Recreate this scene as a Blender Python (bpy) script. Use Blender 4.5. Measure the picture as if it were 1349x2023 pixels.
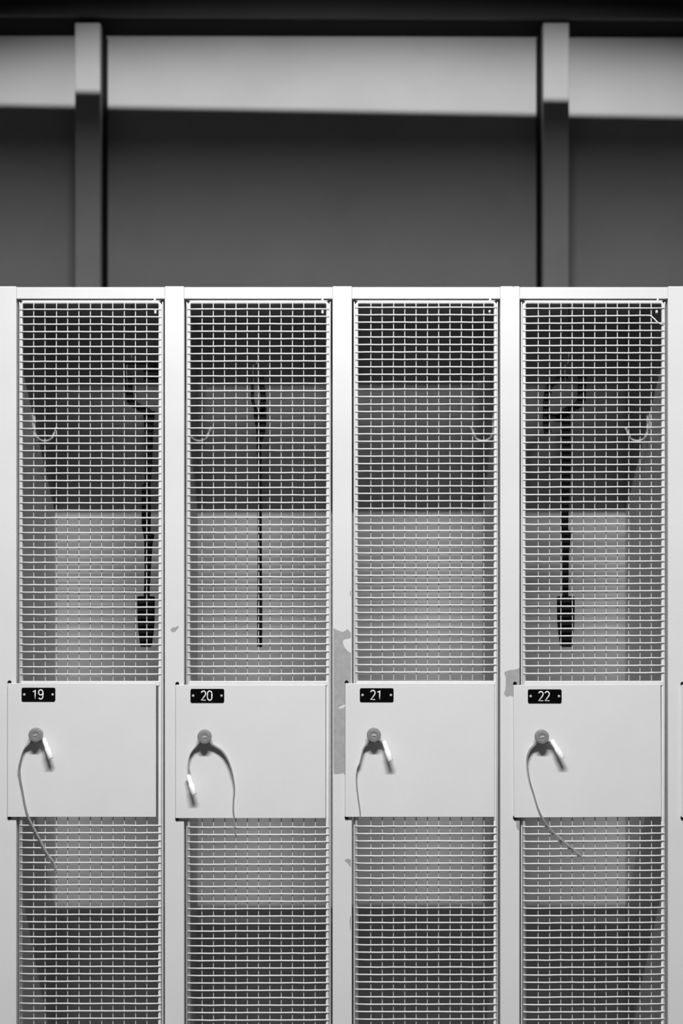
import bpy, bmesh, math, random
from mathutils import Vector, Matrix
random.seed(4)
for o in list(bpy.data.objects):
    bpy.data.objects.remove(o, do_unlink=True)
scene = bpy.context.scene
COL = scene.collection

# ------------------------------------------------------------------ camera
F_PX, EYE_Z, CAM_D = 3166.0, 1.3985, 2.86      # focal length in pixels, eye height, distance to the locker fronts
PX0, PY0 = 648.0, 1011.5                       # principal point in the 1349 x 2023 frame
cam = bpy.data.cameras.new('camera'); camo = bpy.data.objects.new('camera', cam); COL.objects.link(camo)
cam.sensor_fit = 'AUTO'; cam.sensor_width = 36.0
cam.lens = F_PX / 2023.0 * 36.0
cam.shift_x = (674.5 - PX0) / 2023.0
camo.location = (0, -CAM_D, EYE_Z); camo.rotation_euler = (math.pi/2, 0, 0)
cam.dof.use_dof = True; cam.dof.focus_distance = CAM_D; cam.dof.aperture_fstop = 4.0
cam.clip_start = 0.02
scene.camera = camo

# ------------------------------------------------------------------ world, lamps, exposure
world = bpy.data.worlds.new('world'); scene.world = world; world.use_nodes = True
world.node_tree.nodes['Background'].inputs[0].default_value = (0.5, 0.5, 0.5, 1)
world.node_tree.nodes['Background'].inputs[1].default_value = 0.0
vs = scene.view_settings
vs.view_transform = 'Standard'; vs.look = 'None'; vs.gamma = 1.0; vs.use_curve_mapping = False
vs.exposure = 0.16

def area_lamp(name, loc, rot, sx, sy, power):
    l = bpy.data.lights.new(name, 'AREA'); l.shape = 'RECTANGLE'; l.size = sx; l.size_y = sy; l.energy = power
    o = bpy.data.objects.new(name, l); COL.objects.link(o); o.location = loc; o.rotation_euler = rot
    return o
def spot_lamp(name, loc, target, cone, blend, power, radius, squash=(1, 1)):
    l = bpy.data.lights.new(name, 'SPOT'); l.energy = power; l.spot_size = math.radians(cone); l.spot_blend = blend
    l.shadow_soft_size = radius
    o = bpy.data.objects.new(name, l); COL.objects.link(o); o.location = loc
    o.rotation_euler = (Vector(target) - Vector(loc)).to_track_quat('-Z', 'Y').to_euler()
    o.scale = (squash[0], squash[1], 1)
    return o
# fluorescent tube over the aisle, pointing straight down
area_lamp('aisle_tube_lamp', (0.0, -2.05, 3.32), (0, 0, 0), 1.3, 0.06, 143)
# unseen lamps past the added partition: flood for locker backs, wash added for wall strip
spot_lamp('hall_flood_lamp', (0.02, -9.0, 3.73), (0.02, 0.3, 1.66), 8.0, 1.0, 560, 0.14)
spot_lamp('added_wash_lamp', (0.05, -9.0, 2.83), (0.0, 2.64, 2.66), 25.0, 1.0, 4000, 0.007, (1.0, 0.18))

# ------------------------------------------------------------------ helpers
def fx(px, d=CAM_D): return (px - PX0) * d / F_PX
def fz(py, d=CAM_D): return EYE_Z + (PY0 - py) * d / F_PX

def link(name, me, mat=None, parent=None, loc=None):
    o = bpy.data.objects.new(name, me); COL.objects.link(o)
    if mat is not None and not me.materials: me.materials.append(mat)
    if parent is not None: o.parent = parent
    if loc is not None: o.location = loc
    return o
def empty(name, loc=(0, 0, 0)):
    o = bpy.data.objects.new(name, None); COL.objects.link(o); o.location = loc; o.empty_display_size = 0.05
    return o
def tag(o, label, cat, group=None):
    o['label'] = label; o['category'] = cat
    if group: o['group'] = group
    return o
def bm_box(bm, x0, x1, y0, y1, z0, z1, bev=0.0):
    r = bmesh.ops.create_cube(bm, size=1.0, matrix=Matrix.LocRotScale(Vector(((x0+x1)/2, (y0+y1)/2, (z0+z1)/2)), None, Vector((x1-x0, y1-y0, z1-z0))))
    if bev > 0:
        es = list({e for v in r['verts'] for e in v.link_edges})
        bmesh.ops.bevel(bm, geom=es, offset=bev, segments=2, profile=0.5, affect='EDGES')
def box_mesh(name, *boxes, bev=0.0):
    bm = bmesh.new()
    for b in boxes: bm_box(bm, *b, bev=bev)
    me = bpy.data.meshes.new(name); bm.to_mesh(me); bm.free(); return me
def tube_mesh(name, paths, r, seg=8, flat=1.0, smooth=True):
    """round wire along each path (list of points); flat scales it along y"""
    vs_, fs = [], []
    for pts in paths:
        pts = [Vector(p) for p in pts]; n = len(pts); base = len(vs_)
        ref = None
        for i, p in enumerate(pts):
            t = (pts[min(i+1, n-1)] - pts[max(i-1, 0)]).normalized()
            if ref is None:
                ref = Vector((0, 1, 0)) if abs(t.y) < 0.9 else Vector((1, 0, 0))
            a = (ref - t*ref.dot(t)).normalized(); ref = a; b = t.cross(a)
            for k in range(seg):
                th = 2*math.pi*k/seg
                q = p + (a*math.cos(th) + b*math.sin(th))*r
                vs_.append((q.x, p.y + (q.y-p.y)*flat, q.z))
        for i in range(n-1):
            for k in range(seg):
                k2 = (k+1) % seg
                fs.append((base+i*seg+k, base+i*seg+k2, base+(i+1)*seg+k2, base+(i+1)*seg+k))
        fs.append(tuple(base+k for k in range(seg))[::-1]); fs.append(tuple(base+(n-1)*seg+k for k in range(seg)))
    me = bpy.data.meshes.new(name); me.from_pydata(vs_, [], fs); me.update()
    bm = bmesh.new(); bm.from_mesh(me); bmesh.ops.recalc_face_normals(bm, faces=bm.faces); bm.to_mesh(me); bm.free()
    if smooth:
        for p in me.polygons: p.use_smooth = len(p.vertices) == 4
    return me
def lathe_mesh(name, prof, seg=28):
    """profile of (radius, y), turned about the y axis"""
    vs_, fs = [], []
    for r, y in prof:
        for k in range(seg):
            th = 2*math.pi*k/seg; vs_.append((r*math.cos(th), y, r*math.sin(th)))
    n = len(prof)
    for i in range(n-1):
        for k in range(seg):
            k2 = (k+1) % seg; fs.append((i*seg+k, i*seg+k2, (i+1)*seg+k2, (i+1)*seg+k))
    fs.append(tuple(range(seg))[::-1]); fs.append(tuple((n-1)*seg+k for k in range(seg)))
    me = bpy.data.meshes.new(name); me.from_pydata(vs_, [], fs); me.update()
    bm = bmesh.new(); bm.from_mesh(me); bmesh.ops.recalc_face_normals(bm, faces=bm.faces); bm.to_mesh(me); bm.free()
    return me
def prism_mesh(name, polys, y0, y1, bev=0.0):
    """outlines of (x, z) given thickness from y0 to y1"""
    bm = bmesh.new()
    for poly in polys:
        a = [bm.verts.new((x, y0, z)) for x, z in poly]; b = [bm.verts.new((x, y1, z)) for x, z in poly]
        n = len(poly); f1 = bm.faces.new(a); f2 = bm.faces.new(b[::-1])
        for i in range(n): bm.faces.new((a[i], a[(i+1) % n], b[(i+1) % n], b[i]))
    bmesh.ops.recalc_face_normals(bm, faces=bm.faces)
    if bev > 0:
        es = [e for e in bm.edges if abs(e.verts[0].co.y - e.verts[1].co.y) < 1e-7]
        bmesh.ops.bevel(bm, geom=es, offset=bev, segments=2, profile=0.5, affect='EDGES')
    bmesh.ops.triangulate(bm, faces=[f for f in bm.faces if len(f.verts) > 4])
    me = bpy.data.meshes.new(name); bm.to_mesh(me); bm.free(); return me
def smooth_path(pts, sub=6):
    """Catmull-Rom through tuples of any length"""
    out = []; n = len(pts)
    for i in range(n-1):
        p0, p1, p2, p3 = pts[max(i-1, 0)], pts[i], pts[i+1], pts[min(i+2, n-1)]
        for s in range(sub):
            t = s/sub
            out.append(tuple(0.5*((2*b) + (c-a)*t + (2*a-5*b+4*c-d)*t*t + (3*b-a-3*c+d)*t*t*t) for a, b, c, d in zip(p0, p1, p2, p3)))
    out.append(tuple(pts[-1])); return out

# ------------------------------------------------------------------ materials (all neutral: the place is seen in black and white)
def material(name, v, rough=0.5, var=0.0, scale=20.0, bump=0.0, bscale=300.0, metal=0.0, spec=0.5):
    m = bpy.data.materials.new(name); m.use_nodes = True
    nt = m.node_tree; b = nt.nodes['Principled BSDF']
    b.inputs['Base Color'].default_value = (v, v, v, 1); b.inputs['Roughness'].default_value = rough
    b.inputs['Metallic'].default_value = metal; b.inputs['Specular IOR Level'].default_value = spec
    tc = nt.nodes.new('ShaderNodeTexCoord')
    if var > 0:
        nz = nt.nodes.new('ShaderNodeTexNoise'); nz.inputs['Scale'].default_value = scale; nz.inputs['Detail'].default_value = 6
        rp = nt.nodes.new('ShaderNodeValToRGB')
        lo, hi = v*(1-var), v*(1+var)
        rp.color_ramp.elements[0].position = 0.3; rp.color_ramp.elements[0].color = (lo, lo, lo, 1)
        rp.color_ramp.elements[1].position = 0.7; rp.color_ramp.elements[1].color = (hi, hi, hi, 1)
        nt.links.new(tc.outputs['Object'], nz.inputs['Vector']); nt.links.new(nz.outputs['Fac'], rp.inputs['Fac'])
        nt.links.new(rp.outputs['Color'], b.inputs['Base Color'])
    if bump > 0:
        n2 = nt.nodes.new('ShaderNodeTexNoise'); n2.inputs['Scale'].default_value = bscale; n2.inputs['Detail'].default_value = 3
        bp = nt.nodes.new('ShaderNodeBump'); bp.inputs['Strength'].default_value = bump; bp.inputs['Distance'].default_value = 0.0006
        nt.links.new(tc.outputs['Object'], n2.inputs['Vector']); nt.links.new(n2.outputs['Fac'], bp.inputs['Height'])
        nt.links.new(bp.outputs['Normal'], b.inputs['Normal'])
    return m
M_WHITE = material('white_enamel', 0.78, 0.42, 0.025, 9.0, 0.25, 420)
M_WIRE = material('wire_enamel', 0.80, 0.38, 0.03, 60.0)
M_VERT = material('darker_wire_enamel', 0.60, 0.5, 0.08, 60.0)  # vertical wires, one tone darker than the horizontal ones
M_HOOK = material('hook_enamel', 0.6, 0.5)
M_DULL = material('dull_wire', 0.12, 0.5)
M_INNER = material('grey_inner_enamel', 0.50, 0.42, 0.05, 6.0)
M_PRIMER = material('grey_primer', 0.40, 0.6, 0.10, 90.0, 0.4, 500)
M_BLACK = material('black_plate', 0.003, 0.4, spec=0.05)
M_RUBBER = material('black_rubber', 0.006, 0.6, 0.2, 60.0, spec=0.15)
M_NUM = material('white_engraving', 0.85, 0.5)
M_STEEL = material('dull_steel', 0.34, 0.45, 0.12, 300.0, 0.2, 700, metal=0.35)
M_RIVET = material('rivet_steel', 0.7, 0.35, metal=0.3)
M_STRAP = material('grey_strap', 0.30, 0.7, 0.08, 200.0, 0.3, 900)
M_TAG = material('white_plastic', 0.97, 0.35)
M_WALL = material('grey_plaster', 0.62, 0.85, 0.06, 3.0, 0.4, 90)
M_POST = material('post_paint', 0.58, 0.6, 0.05, 5.0)
M_DARK = material('shade_and_housing_black', 0.006, 0.8, spec=0.1)  # black with the shade of post sides and soffit put in; also lamp housing
M_BEAM = material('dark_beam_paint', 0.045, 0.7, 0.15, 4.0)
M_FLOOR = material('grey_floor', 0.07, 0.5, 0.12, 5.0)
M_CEIL = material('dark_ceiling', 0.05, 0.8, 0.1, 3.0)
M_ROOM = material('room_plaster', 0.10, 0.85, 0.05, 3.0)

def structure(name, me, mat, loc=(0, 0, 0), rot=(0, 0, 0)):
    o = link(name, me, mat, None, loc); o.rotation_euler = rot; o['kind'] = 'structure'; return o

# ------------------------------------------------------------------ the room
XL, XR, YB, YF, ZC = -5.0, 5.0, 2.64, -11.0, 4.2
structure('floor', box_mesh('floor', (XL, XR, YF, YB+0.2, -0.1, 0.0)), M_FLOOR)
structure('ceiling', box_mesh('ceiling', (XL, XR, YF, YB+0.2, ZC, ZC+0.1)), M_CEIL)
structure('wall_back', box_mesh('wall_back', (XL, XR, YB, YB+0.12, 0.0, 3.033)), M_WALL)
structure('wall_left', box_mesh('wall_left', (XL-0.1, XL, YF, YB+0.2, 0.0, ZC)), M_ROOM)
structure('wall_right', box_mesh('wall_right', (XR, XR+0.1, YF, YB+0.2, 0.0, ZC)), M_ROOM)
structure('wall_far', box_mesh('wall_far', (XL, XR, YF-0.1, YF, 0.0, ZC)), M_ROOM)
# unseen partition added behind the camera to trim the hall lamps' light
structure('wall_light_cutoff', box_mesh('wall_light_cutoff', (XL+0.1, XR-0.1, -5.06, -5.0, -0.05, 2.8117)), M_ROOM, rot=(0, 0.0178, 0))
# beam over the rear wall, and a soffit blackened to hold its shade
structure('trim_1', box_mesh('beam', (XL, XR, 2.41, 2.44, 3.028, ZC)), M_BEAM, rot=(0, 0.005, 0))
structure('trim_3', box_mesh('soffit', (XL, XR, 2.44, YB+0.2, 3.030, 3.10)), M_DARK, rot=(0, 0.002, 0))
# unseen housing added to the aisle tube lamp: roof, ends and skirts that cut its light off sideways
structure('added_lamp_housing', box_mesh('lamp_housing', (-0.75, 0.75, -2.17, -1.93, 3.335, 3.35), (-0.75, 0.75, -2.173, -2.17, 3.2995, 3.35), (-0.75, 0.75, -1.93, -1.927, 3.2995, 3.35),
    (-0.6, -0.59, -2.055, -2.045, 3.35, ZC), (0.59, 0.6, -2.055, -2.045, 3.35, ZC)), M_DARK)
# two posts against the rear wall: light facing board on a core painted black for the shaded sides
D_POST = 5.31
for n, (pa, pb) in enumerate(((148, 198), (1073, 1124))):
    xa, xb = fx(pa, D_POST), fx(pb, D_POST); xc = (xa+xb)/2; w = (xb-xa)/2
    e = empty('wall_post', (xc, YB, 0))
    link('facing_board', box_mesh('facing_board', (-w, w, -0.19, -0.145, 0.0, 3.02), bev=0.003), M_POST, e)
    link('shade_core', box_mesh('shade_core', (-w*0.98, w*0.98, -0.145, 0.0, 0.0, 3.02)), M_DARK, e)
    tag(e, ('pale square post on the rear wall, left one of the pair' if n == 0 else
            'pale square post on the rear wall, right one of the pair'), 'post', 'posts on the rear wall')

# ------------------------------------------------------------------ lockers
PITCH = 331.4/1107.0; OPEN = 146.6/1107.0; HALF = PITCH/2
TOP, HEAD = 1.800, fz(590); DEPTH = 0.50; DOOR_B = 0.12
ROD_X = 137.2/1107.0; ROD_Y = 0.0035; ROD_R = 0.0034
WIRE_Y = ROD_Y - ROD_R - 0.0012; VERT_Y = WIRE_Y + 0.0028
CENTRES = [178.75, 510.2, 841.6, 1173.0]

# shared meshes of the carcass
me_side = box_mesh('side_panel', (-0.0005, 0.0005, 0.0242, DEPTH, 0.1, TOP-0.002))
me_back = box_mesh('back_panel', (-HALF+0.001, HALF-0.001, DEPTH-0.0012, DEPTH, 0.1, TOP-0.002))
me_roof = box_mesh('roof_panel', (-HALF+0.001, HALF-0.001, 0.0242, DEPTH, TOP-0.0022, TOP-0.001))
me_base = box_mesh('bottom_panel', (-HALF+0.001, HALF-0.001, 0.0242, DEPTH, 0.1, 0.1015))
me_plinth = box_mesh('plinth', (-HALF, HALF, 0.02, DEPTH-0.02, 0.0, 0.1))
me_head = box_mesh('header', (-OPEN+0.0002, OPEN-0.0002, 0.0004, 0.0245, HEAD, TOP), bev=0.0008)
me_sill = box_mesh('sill', (-OPEN+0.0002, OPEN-0.0002, 0.0004, 0.0245, 0.1, DOOR_B-0.004), bev=0.0008)
me_stile = box_mesh('stile', (OPEN, PITCH-OPEN, 0.0, 0.024, 0.1, TOP+0.0015), bev=0.0012)
# J-shaped coat hook, wall on its -x side
hk = [(0.0, 0, 0.060), (0.0, 0, 0.052), (0.0, 0, 0.020)]
hk += [(0.020-0.020*math.cos(a), 0, 0.020-0.020*math.sin(a)) for a in [math.pi*k/12 for k in range(1, 10)]]
hk += [(0.0385, 0, 0.016), (0.043, 0, 0.027)]
me_hook = tube_mesh('coat_hook', [[(x+0.003, y, z) for x, y, z in hk]], 0.0021, 8)
me_hook_r = tube_mesh('coat_hook_mirrored', [[(-x-0.003, y, z) for x, y, z in hk]], 0.0021, 8)
me_hplate = box_mesh('hook_plate', (-0.0004, 0.0018, -0.009, 0.009, 0.022, 0.068), bev=0.0004)
HOOK_Y, HOOK_Z = 0.25, fz(871, CAM_D+0.25)
# door frame: round rods with flat edge bars
def rod_frame(zt, zb):
    P = [[(-ROD_X, ROD_Y, zb), (-ROD_X, ROD_Y, zt-0.004), (-ROD_X+0.004, ROD_Y, zt), (ROD_X-0.004, ROD_Y, zt), (ROD_X, ROD_Y, zt-0.004), (ROD_X, ROD_Y, zb), (-ROD_X+0.0005, ROD_Y, zb)]]
    me = tube_mesh('door_frame', P, ROD_R, 10)
    bm = bmesh.new(); bm.from_mesh(me)
    for s in (-1, 1):
        x0, x1 = sorted((s*(ROD_X+0.0032), s*(ROD_X+0.0050)))
        bm_box(bm, x0, x1, ROD_Y+0.004, ROD_Y+0.024, zb, zt+0.001)
    bm_box(bm, -ROD_X, ROD_X, ROD_Y+0.001, ROD_Y+0.022, zt+0.0025, zt+0.0036)
    bm.to_mesh(me); bm.free(); return me
me_frame = rod_frame(fz(597, CAM_D+ROD_Y), DOOR_B)
me_cross = box_mesh('crossbar', (-ROD_X, ROD_X, -0.0005, 0.014, 0.0, 0.008), bev=0.001)
R_W, R_V = 0.0013, 0.0009
def wire_mesh(k):
    rr = random.Random(k); pts = []
    for i in range(13):
        x = -ROD_X-0.0022 + (2*ROD_X+0.0044)*i/12
        pts.append((x, 0.0012 if i in (0, 12) else rr.uniform(-.0002, .0002), rr.uniform(-.00022, .00022)))
    return tube_mesh('horizontal_wire', [pts], R_W, 8)
ME_W = [wire_mesh(k) for k in range(5)]
Z_LOCK_T, Z_LOCK_B = fz(1346), fz(1619)
Z_FR_T = fz(597, CAM_D+ROD_Y)
def vert_mesh(k, zt, zb):
    rr = random.Random(50+k); n = 14
    return tube_mesh('vertical_wire', [[(rr.uniform(-.0004, .0004), 0, zt+(zb-zt)*i/n) for i in range(n+1)]], R_V, 8)
ME_V = [vert_mesh(k, Z_FR_T+0.003, DOOR_B-0.003) for k in range(3)]
me_pin = lathe_mesh('hinge_pin', [(0.0012, 0.0), (0.0022, 0.0006), (0.0022, 0.0058), (0.0012, 0.0064)], 12)
# lock plate, knob
me_knob = lathe_mesh('lock_knob', [(0.006, 0.0), (0.006, -0.011), (0.0105, -0.0115), (0.0124, -0.013), (0.0126, -0.0215), (0.0112, -0.0235), (0.0065, -0.0240), (0.0063, -0.0232), (0.003, -0.0232)])
me_slot = box_mesh('key_slot', (-0.0035, 0.0035, -0.0242, -0.0228, -0.0009, 0.0009), bev=0.0002)
me_rivet = lathe_mesh('rivet', [(0.0023, 0.0), (0.0023, -0.0006), (0.0016, -0.0012), (0.0005, -0.0014)], 14)
me_numplate = prism_mesh('number_plate', [[(sx*(0.0300-0.0028+0.0028*math.cos(a)), sz*(0.0122-0.0028+0.0028*math.sin(a)))
        for sx, sz, a in [(1, 1, k*math.pi/8) for k in range(5)] + [(-1, 1, (4-k)*math.pi/8) for k in range(5)] + [(-1, -1, k*math.pi/8) for k in range(5)] + [(1, -1, (4-k)*math.pi/8) for k in range(5)]]], -0.0015, 0.0, 0.0003)
me_buffer = lathe_mesh('rubber_buffer', [(0.0034, 0.0), (0.0034, -0.0022), (0.0028, -0.0030)], 16)

def arc(cx, cz, rx, rz, a0, a1, n=12):
    return [(cx+rx*math.cos(math.radians(a0+(a1-a0)*i/n)), cz+rz*math.sin(math.radians(a0+(a1-a0)*i/n))) for i in range(n+1)]
DIGIT = {   # engraved round-ended strokes in a box 0.56 wide and 1 high
    '1': [[(0.10, 0.76), (0.20, 0.84), (0.34, 0.98), (0.34, 0.5), (0.34, 0.02)]],
    '9': [arc(0.27, 0.72, 0.23, 0.27, -20, 340, 24), [(0.50, 0.72), (0.50, 0.40)] + arc(0.27, 0.29, 0.23, 0.27, 0, -150, 12)],
    '2': [arc(0.28, 0.73, 0.23, 0.26, 165, -20, 12) + [(0.42, 0.48), (0.05, 0.03), (0.52, 0.02)]],
    '0': [arc(0.28, 0.70, 0.23, 0.29, 0, 180, 12) + [(0.05, 0.3)] + arc(0.28, 0.30, 0.23, 0.29, 180, 360, 12) + [(0.51, 0.70)]],
}
def numeral_mesh(s, h=0.0168):
    paths = []; x = -0.33*len(s)*h
    for ch in s:
        for st in DIGIT[ch]:
            paths.append([(x + px*h, 0, (pz-0.5)*h) for px, pz in st])
        x += 0.66*h
    return tube_mesh('numeral', paths, 0.00118, 8, flat=0.35)

def carcass(name, cpx):
    t = empty(name, (fx(cpx), 0, 0))
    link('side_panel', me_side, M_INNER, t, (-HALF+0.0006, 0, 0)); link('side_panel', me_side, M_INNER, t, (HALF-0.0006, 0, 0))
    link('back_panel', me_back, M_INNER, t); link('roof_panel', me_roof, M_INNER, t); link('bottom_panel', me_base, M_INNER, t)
    link('plinth', me_plinth, M_WHITE, t); link('header', me_head, M_WHITE, t); link('sill', me_sill, M_WHITE, t)
    st = link('stile', me_stile, M_WHITE, t)
    return t, st

# per locker: plate corners (left, right, top, bottom in pixels), first upper wire, first lower wire, wire tilt
SPEC = [
    dict(num='19', plate=(15, 308, 1350, 1614), up=611.2, low=1630.8, tilt=0.0, name_c=(76.2, 1372), knob=(70.5, 1452), roll=0.0),
    dict(num='20', plate=(347, 643, 1353, 1616.5), up=610.4, low=1634.2, tilt=0.002, name_c=(409.6, 1374.3), knob=(404, 1455.5), roll=0.0),
    dict(num='21', plate=(682, 976.5, 1350, 1614), up=607.2, low=1632.2, tilt=0.001, name_c=(744, 1373), knob=(738.5, 1452), roll=0.0),
    dict(num='22', plate=(1015, 1305.5, 1352.5, 1614.5), up=609.0, low=1632.5, tilt=0.006, name_c=(1075.8, 1375.3), knob=(1070.3, 1455.5), roll=0.006),
]
LOCKER_LABEL = {
    '19': 'mesh locker with number plate 19, leftmost one seen whole',
    '20': 'mesh locker with number plate 20, a thin black tool hanging edge-on inside',
    '21': 'empty mesh locker with number plate 21, right of the long bare patch',
    '22': 'mesh locker with number plate 22 and a bent wire in its top right corner'}
PLATE_Y0, PLATE_Y1 = -0.0060, -0.0040
D_PL = CAM_D + PLATE_Y0
STILES = {}
for s, cpx in zip(SPEC, CENTRES):
    t, st = carcass('mesh_locker', cpx); cx = fx(cpx); STILES[s['num']] = st
    tag(t, LOCKER_LABEL[s['num']], 'locker', 'mesh door lockers in a row')
    # one hook on a side panel
    for sgn, me in (((-1, me_hook),) if s['num'] in ('19', '20') else ((1, me_hook_r),)):
        h = link('coat_hook', me, M_HOOK, t, (sgn*(HALF-0.0012), HOOK_Y, HOOK_Z))
        hp = link('hook_plate', me_hplate, M_INNER, h)
        if sgn > 0: hp.scale = (-1, 1, 1)
    # door
    door = link('door', me_frame, M_WIRE, t)
    up = [s['up'] + 14.71*k for k in range(50)]
    low = [s['low'] + 14.66*k for k in range(54)]
    dw = CAM_D + WIRE_Y
    for k, py in enumerate(up + low):
        z = fz(py, dw)
        if z < DOOR_B + 0.006: break
        if s['num'] == '22' and k == 1: continue
        w = link('horizontal_wire', ME_W[random.randrange(5)], M_WIRE, door, (0, WIRE_Y, z))
        w.rotation_euler = (0, -s['tilt']*min(1.0, 0.3+k/70.0) + random.uniform(-.0008, .0008), 0)
        if random.random() < 0.5: w.scale = (-1, 1, 1)
    if s['num'] == '22':    # the bent wire in the top corner
        zz = lambda py: fz(py, dw)
        xx = lambda px: fx(px, dw) - cx
        pts = [(-ROD_X-0.002, 0.001+WIRE_Y, zz(625.5)), (xx(1063), WIRE_Y, zz(625)), (xx(1150), WIRE_Y, zz(624)), (xx(1240), WIRE_Y, zz(623.5)), (xx(1281), WIRE_Y, zz(623)), (xx(1286), WIRE_Y, zz(624)), (xx(1293), WIRE_Y-0.001, zz(631)), (xx(1299), WIRE_Y-0.001, zz(637.5)), (xx(1305), WIRE_Y-0.0005, zz(640)), (xx(1310), WIRE_Y, zz(641))]
        o = link('horizontal_wire', tube_mesh('bent_wire', [pts], R_W, 8), M_WIRE, door); o['label'] = 'wire bent down in the top right corner'
    first = {'19': 66.7, '20': 399.2, '21': 732.6, '22': 1063.2}[s['num']]
    for k in range(11):
        x = fx(first + 22.32*k, CAM_D+VERT_Y) - cx
        link('vertical_wire', ME_V[k % 3], M_VERT, door, (x, VERT_Y, 0))
    for z in (Z_LOCK_T - 0.006, Z_LOCK_B - 0.004):
        link('crossbar', me_cross, M_WIRE, door, (0, 0, z-0.002)) if z > 1.0 else None
    for zp, yp in ((fz(611), 0.012), (fz(588), 0.002)):
        hp = link('hinge_pin', me_pin, M_WIRE, door, (fx(305.5 - 178.75 + PX0), yp, zp)); hp.rotation_euler = (-math.pi/2, 0, 0)
    # lock plate with its knob
    l, r, tp, bt = s['plate']
    xa, xb, zb, zt = fx(l, D_PL)-cx, fx(r, D_PL)-cx, fz(bt, D_PL), fz(tp, D_PL)
    xm, zm = (xa+xb)/2, (zb+zt)/2
    pl = link('lock_plate', box_mesh('lock_plate', (xa-xm, xb-xm, 0, PLATE_Y1-PLATE_Y0, zb-zm, zt-zm), bev=0.0006), M_WHITE, t, (xm, PLATE_Y0, zm))
    pl.rotation_euler = (0, -s['roll'], 0)
    kx, kz = fx(s['knob'][0], D_PL-0.02)-cx, fz(s['knob'][1], D_PL-0.02)
    kn = link('lock_knob', me_knob, M_STEEL, t, (kx, PLATE_Y0, kz)); kn['label'] = 'round grey metal lock knob'
    for p in me_knob.polygons: p.use_smooth = False
    link('key_slot', me_slot, M_RIVET, kn).rotation_euler = (0, random.uniform(-.3, .1), 0)
    nx, nz = fx(s['name_c'][0], D_PL)-cx, fz(s['name_c'][1], D_PL)
    npl = link('number_plate', me_numplate, M_BLACK, t, (nx, PLATE_Y0, nz)); npl['label'] = 'black plate reading ' + s['num']
    num = link('numeral', numeral_mesh(s['num']), M_NUM, npl, (-0.0005, -0.0016, 0.0))
    for sg in (-1, 1): link('rivet', me_rivet, M_RIVET, npl, (sg*0.0252, -0.0014, 0.0))
    # black rubber buffers peeping out behind the plate's left corners
    for dz in (zt+0.0014, zb-0.0012):
        link('rubber_buffer', me_buffer, M_RUBBER, t, (xa+0.0024, 0.0, dz))

# the neighbours at both edges of the frame
def plain_locker(cpx, label, plate):
    t, st = carcass('mesh_locker', cpx); tag(t, label, 'locker', 'mesh door lockers in a row'); cx = fx(cpx)
    door = link('door', me_frame, M_WIRE, t)
    rows = [z for z in [fz(610 + 14.69*k, CAM_D+WIRE_Y) for k in range(105)] if z > DOOR_B+0.006]
    paths = [[(-ROD_X-.002, WIRE_Y, z), (ROD_X+.002, WIRE_Y, z)] for z in rows]
    o = link('wire_mesh', tube_mesh('wire_mesh', paths, R_W, 6), M_WIRE, door); o['kind'] = 'stuff'
    paths = [[(-ROD_X + 2*ROD_X*k/12, VERT_Y, Z_FR_T), (-ROD_X + 2*ROD_X*k/12, VERT_Y, DOOR_B)] for k in range(1, 12)]
    o = link('wire_mesh', tube_mesh('wire_mesh', paths, R_V, 6), M_WIRE, door); o['kind'] = 'stuff'
    l, r, tp, bt = plate
    xa, xb, zb, zt = fx(l, D_PL)-cx, fx(r, D_PL)-cx, fz(bt, D_PL), fz(tp, D_PL)
    link('lock_plate', box_mesh('lock_plate', (xa, xb, PLATE_Y0, PLATE_Y1, zb, zt), bev=0.0006), M_WHITE, t)
    for dz in (zt+0.0014, zb-0.0012): link('rubber_buffer', me_buffer, M_RUBBER, t, (xa+0.0024, 0.0, dz))
    return st
STILES['18'] = plain_locker(CENTRES[0]-331.4, 'white locker cut off by the left edge of the picture', (-316, -23, 1350, 1614))
plain_locker(CENTRES[3]+331.4, 'white locker cut off by the right edge of the picture', (1346.5, 1640, 1353, 1615))

# bare patches where the enamel has come off the stiles
def chip(num, pts, mat=M_PRIMER):
    st = STILES[num]; cx = st.parent.location.x
    o = link('bare_patch', prism_mesh('bare_patch', [[(fx(a)-cx, fz(b)) for a, b in pts]], -0.00025, 0.0006), mat, st)
    o['label'] = 'grey patch of flaked enamel'
chip('20', [(658.5, 1240), (664, 1244), (670, 1246), (676, 1248.5), (681, 1247), (685, 1243), (688, 1243.5), (690, 1247), (693.2, 1250), (693.2, 1260),
            (686, 1262), (680, 1263), (677, 1266), (678, 1272), (681, 1279), (685, 1284), (689, 1288), (693.2, 1289),
            (693.2, 1340), (693.2, 1385), (688, 1389), (680, 1391.5), (668.5, 1397), (671, 1400), (676, 1399), (681, 1396), (684, 1393), (693, 1392),
            (693.2, 1460), (692, 1522), (687, 1530), (681, 1530.5), (678, 1527), (672, 1528), (665, 1529.5), (659, 1528), (658.5, 1500), (658.5, 1400), (658.5, 1300)])
chip('21', [(1026, 1319), (1021, 1322), (1014, 1323), (1005, 1324), (997, 1327), (996, 1331), (998.5, 1336), (999, 1352), (998, 1362), (995, 1371), (999, 1375), (1003, 1376.5), (1007, 1374), (1012, 1376), (1017, 1374), (1026, 1373)])
chip('21', [(1018, 1616), (1026.5, 1616), (1026.5, 1640), (1023, 1640), (1019.5, 1633), (1020, 1626), (1017, 1621)])
chip('19', [(336, 1244), (341, 1239.5), (346, 1239), (352, 1236), (353.5, 1238), (350, 1243), (345, 1248.5), (340, 1248.5)])
chip('20', [(680.5, 1699), (686, 1696), (690, 1698), (693.2, 1697), (693.2, 1712), (691, 1711.5), (687, 1705), (683, 1702)])
chip('20', [(691, 1168), (693.3, 1166), (693.3, 1178), (691.5, 1176)])
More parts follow.
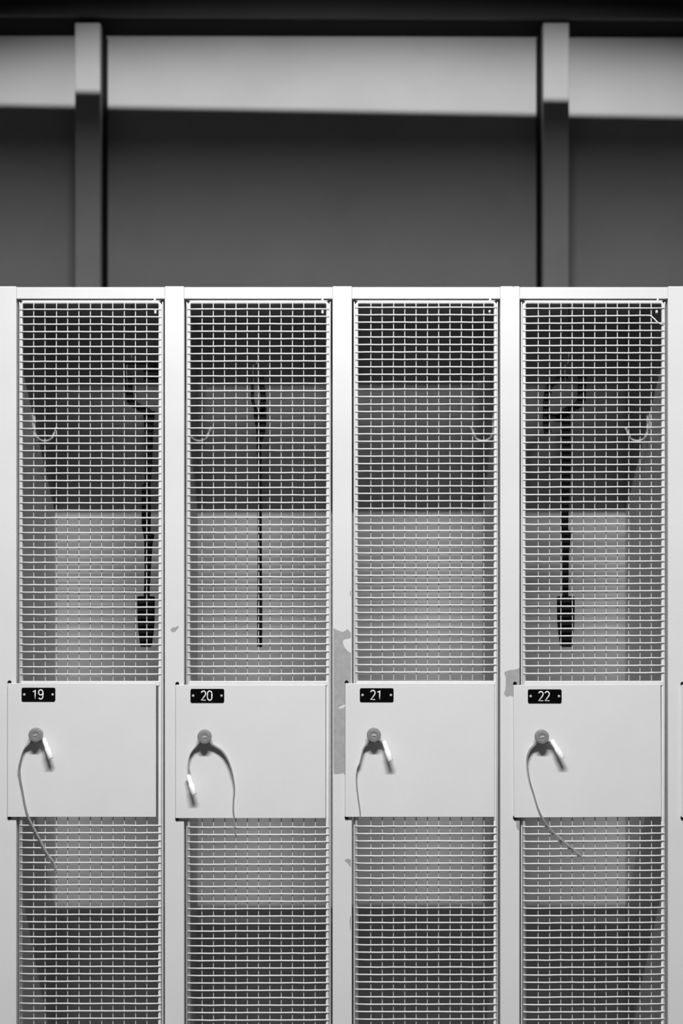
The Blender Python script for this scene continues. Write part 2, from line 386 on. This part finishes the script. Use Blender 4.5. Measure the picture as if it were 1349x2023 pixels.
chip('20', [(691.5, 1812), (693.3, 1808), (693.3, 1840), (691.5, 1834), (690.5, 1822)])
chip('21', [(1010, 565.2), (1018, 565.2), (1016, 567.5), (1012, 567)])

# ------------------------------------------------------------------ key straps hung over the lock knobs
def strap(label, pts, tag_a, tag_b):
    """pts: (px, py, y, width, twist): a flat band, twist 0 = edge-on to the viewer"""
    base = Vector((fx(pts[0][0]), PLATE_Y0-0.008, fz(pts[0][1])))
    e = empty('key_strap', base)
    P = smooth_path(pts, 7); vs_, fs = [], []
    Q = [Vector((fx(p[0], CAM_D+p[2]), p[2], fz(p[1], CAM_D+p[2]))) - base for p in P]
    th = 0.0008
    for i, q in enumerate(Q):
        t = (Q[min(i+1, len(Q)-1)] - Q[max(i-1, 0)]).normalized()
        nrm = t.cross(Vector((0, 1, 0))).normalized(); yv = nrm.cross(t).normalized()
        a = math.radians(P[i][4]*0.6); u = yv*math.cos(a) + nrm*math.sin(a); n = nrm*math.cos(a) - yv*math.sin(a)
        w = P[i][3]/2 * (1.0 if P[i][1] < 1530 else 0.8)
        for su, sn in ((-1, -1), (1, -1), (1, 1), (-1, 1)): vs_.append(tuple(q + u*w*su + n*th*sn))
    for i in range(len(Q)-1):
        for k in range(4): fs.append((4*i+k, 4*i+(k+1) % 4, 4*i+4+(k+1) % 4, 4*i+4+k))
    fs.append((0, 1, 2, 3)); m = 4*(len(Q)-1); fs.append((m+3, m+2, m+1, m))
    me = bpy.data.meshes.new('band'); me.from_pydata(vs_, [], fs); me.update()
    bm = bmesh.new(); bm.from_mesh(me); bmesh.ops.recalc_face_normals(bm, faces=bm.faces); bm.to_mesh(me); bm.free()
    link('band', me, M_STRAP, e)
    ya = -0.017
    A = Vector((fx(tag_a[0], CAM_D+ya), ya, fz(tag_a[1], CAM_D+ya))) - base
    B = Vector((fx(tag_b[0], CAM_D+ya), ya-0.009, fz(tag_b[1], CAM_D+ya))) - base
    d = (B-A).normalized()
    tm = tube_mesh('key_sleeve', [[A, A+d*0.0006, (A+B)/2-d*0.002, (A+B)/2-d*0.001, B-d*0.0006, B]], 0.0043, 14)
    # slimmer upper half, thicker lower half
    for v in tm.vertices:
        k = (v.co-A).dot(d)/(B-A).length; ax = A + d*(v.co-A).dot(d)
        f = 0.95 if k < 0.45 else 1.2
        if k < 0.005 or k > 0.995: f *= 0.85
        v.co = ax + (v.co-ax)*f
    o = link('key_sleeve', tm, M_TAG, e); o['label'] = 'white plastic key sleeve'
    tag(e, label, 'key strap', 'key straps on the lock knobs')
W1 = 0.011
YN = PLATE_Y0 - 0.0055
strap('grey key strap curling left from the leftmost lock knob, end over the mesh',
      [(86, 1463, -.013, W1, 0), (79, 1464, YN-.001, W1, 0), (70.5, 1464, YN, W1, 0), (60, 1468, YN, W1, 0), (50, 1477, YN, W1, 0), (44, 1490, YN, W1, 0), (41, 1503, YN, W1, 5), (38.5, 1518, -.010, .009, 10), (39.5, 1535, -.009, .007, 15), (44, 1560, -.008, .006, 20), (49.5, 1590, -.008, .005, 30), (57, 1616, -.008, .005, 40), (74, 1649, -.006, .005, 50), (92, 1684, -.005, .005, 55), (106, 1704, -.004, .005, 55), (111, 1722, -.004, .004, 50)],
      (86, 1459), (102.5, 1497))
strap('grey key strap whose white sleeve hangs low, left of its lock knob',
      [(376, 1533, -.013, .008, 20), (372.5, 1510, -.012, .009, 8), (376, 1490, YN, W1, 0), (386, 1476, YN, W1, 0), (396, 1468, YN, W1, 0), (404, 1467, YN, W1, 0), (413, 1468, YN, W1, 0), (425, 1474, YN, W1, 0), (438, 1483, YN, W1, 0), (448, 1497, YN, W1, 0), (455, 1514, YN, .010, 0), (460, 1535, -.010, .009, 6), (463, 1558, -.009, .007, 12), (461.5, 1580, -.008, .006, 15), (461, 1600, -.008, .005, 15), (463, 1617, -.007, .004, 10), (465.5, 1650, -.004, .003, 10)],
      (371.5, 1531), (384.5, 1568))
strap('short grey key strap on the knob of the empty locker',
      [(758, 1466, -.013, W1, 0), (748, 1464.5, YN-.001, W1, 0), (738.5, 1464, YN, W1, 0), (728, 1468, YN, W1, 0), (719, 1477, YN, W1, 0), (714.5, 1491, YN, W1, 0), (710.5, 1507, YN, W1, 4), (705.5, 1520, -.010, .009, 10), (704.5, 1545, -.008, .006, 10), (707.5, 1575, -.008, .004, 10), (711, 1600, -.0075, .0035, 12), (712, 1616, -.007, .003, 15)],
      (758, 1464), (771, 1502))
strap('grey key strap on the rightmost lock knob, slanting down over the mesh',
      [(1088, 1465, -.013, W1, 0), (1079, 1466, YN-.001, W1, 0), (1070.5, 1467.5, YN, W1, 0), (1059, 1470, YN, W1, 0), (1050, 1477, YN, W1, 0), (1044, 1487, YN, W1, 0), (1041, 1499, YN, W1, 4), (1042, 1515, -.010, .009, 8), (1046, 1540, -.009, .007, 12), (1054, 1567, -.008, .006, 16), (1063, 1597, -.008, .005, 25), (1073, 1618, -.008, .005, 40), (1090, 1641, -.007, .005, 60), (1110, 1660, -.006, .005, 70), (1130, 1676, -.005, .005, 70), (1151, 1694, -.005, .005, 60)],
      (1089, 1462), (1110, 1497))

# ------------------------------------------------------------------ black tools hanging inside three lockers
def hang_tool(label, px_paddle, y, edge, stem, fork, hook, bottom=1278):
    """outlines in pixels seen at depth y; built flat and thick, then turned about the vertical"""
    d = CAM_D + y; x0, z0 = fx(px_paddle, d), fz(bottom, d)
    e = empty('hanging_tool', (x0, y, z0))
    cv = lambda pts: [(fx(a, d)-x0, fz(b, d)-z0) for a, b in pts]
    pd = [(-17, 1180), (-15.5, 1178), (-6, 1178), (6, 1178), (15.5, 1178), (17, 1181), (16.5, 1225), (15, 1246), (11, 1276), (9, 1278), (-9, 1278), (-11, 1276), (-15, 1246), (-16.5, 1225)]
    if edge:    # the blade is turned side-on
        pm = prism_mesh('paddle', [[((a)*d/F_PX, fz(b, d)-z0) for a, b in pd]], -0.0042, 0.0042, 0.001)
        pm.transform(Matrix.Rotation(math.pi/2, 4, 'Z'))
    else:
        pm = prism_mesh('paddle', [cv([(px_paddle+a, b) for a, b in pd])], -0.005, 0.005, 0.0012)
    link('paddle', pm, M_RUBBER, e)
    link('stem', prism_mesh('stem', [cv(stem)], -0.004, 0.004, 0.001), M_RUBBER, e)
    hx = fx(hook, d)-x0; hz = fz(722, d)-z0; zt = TOP-0.0022-z0
    link('wire_hook', tube_mesh('wire_hook', [[(hx+0.004, 0.004, zt), (hx+0.004, 0.004, hz+0.03), (hx+0.003, 0.003, hz+0.008), (hx, 0, hz), (hx-0.004, -0.004, hz+0.001), (hx-0.005, -0.006, hz-0.012), (hx-0.003, -0.006, hz-0.045)]], 0.0009, 8), M_DULL, e)
    for pts, w in fork:
        pth = [(a, b) for a, b in smooth_path(pts, 6)]
        L, R = [], []
        for i, p in enumerate(pth):
            q0, q1 = pth[max(i-1, 0)], pth[min(i+1, len(pth)-1)]
            tx, tz = q1[0]-q0[0], q1[1]-q0[1]; l = math.hypot(tx, tz) or 1
            L.append((p[0]-tz/l*w/2, p[1]+tx/l*w/2)); R.append((p[0]+tz/l*w/2, p[1]-tx/l*w/2))
        link('fork_arm', prism_mesh('fork_arm', [cv(L + R[::-1])], -0.004, 0.004, 0.0008), M_RUBBER, e)
    tag(e, label, 'tool', 'black tools hanging in the lockers')
    return e
hang_tool('black paddle-ended tool hanging close to the right stile of the leftmost whole locker', 288.5, 0.10, False,
    [(284, 1180), (286, 1120), (285, 1062), (280, 1040), (280, 960), (286, 955), (288, 880), (283, 815), (306, 812), (303, 840), (301, 900), (297, 960), (298, 1000), (297, 1052), (305, 1056), (301, 1075), (298, 1120), (295, 1180)],
    [([(252, 738), (255, 770), (258, 792), (272, 803), (294, 815), (300, 822)], 14), ([(247, 722), (270, 720), (290, 720), (311, 722)], 10), ([(297, 722), (298, 735), (298, 754)], 28)], 256)
hang_tool('thin black tool hanging edge-on behind the wire mesh', 513, 0.10, True,
    [(508.5, 1180), (509, 1070), (508, 900), (506, 850), (500, 812), (526, 806), (526, 830), (524, 850), (516.5, 880), (517, 1070), (517.5, 1180)],
    [([(499, 735), (499, 765), (499, 790), (507, 815)], 6), ([(516, 735), (517, 760), (520, 785), (518, 815)], 11)], 505)
hang_tool('black paddle-ended tool hanging in the locker with the bent corner wire', 1117.5, 0.10, False,
    [(1111.5, 1180), (1111, 1074), (1109, 1050), (1109, 1000), (1108, 900), (1108, 832), (1090, 822), (1126, 806), (1126, 840), (1127, 900), (1126, 940), (1123, 1000), (1122, 1046), (1128, 1050), (1126, 1066), (1123, 1100), (1122, 1180)],
    [([(1150, 738), (1149, 770), (1147, 793), (1134, 804), (1116, 815), (1110, 824)], 16), ([(1122, 748), (1100, 752), (1086, 762), (1080, 790), (1079, 830), (1082, 856)], 13), ([(1080, 822), (1096, 826), (1112, 828)], 14)], 1120)
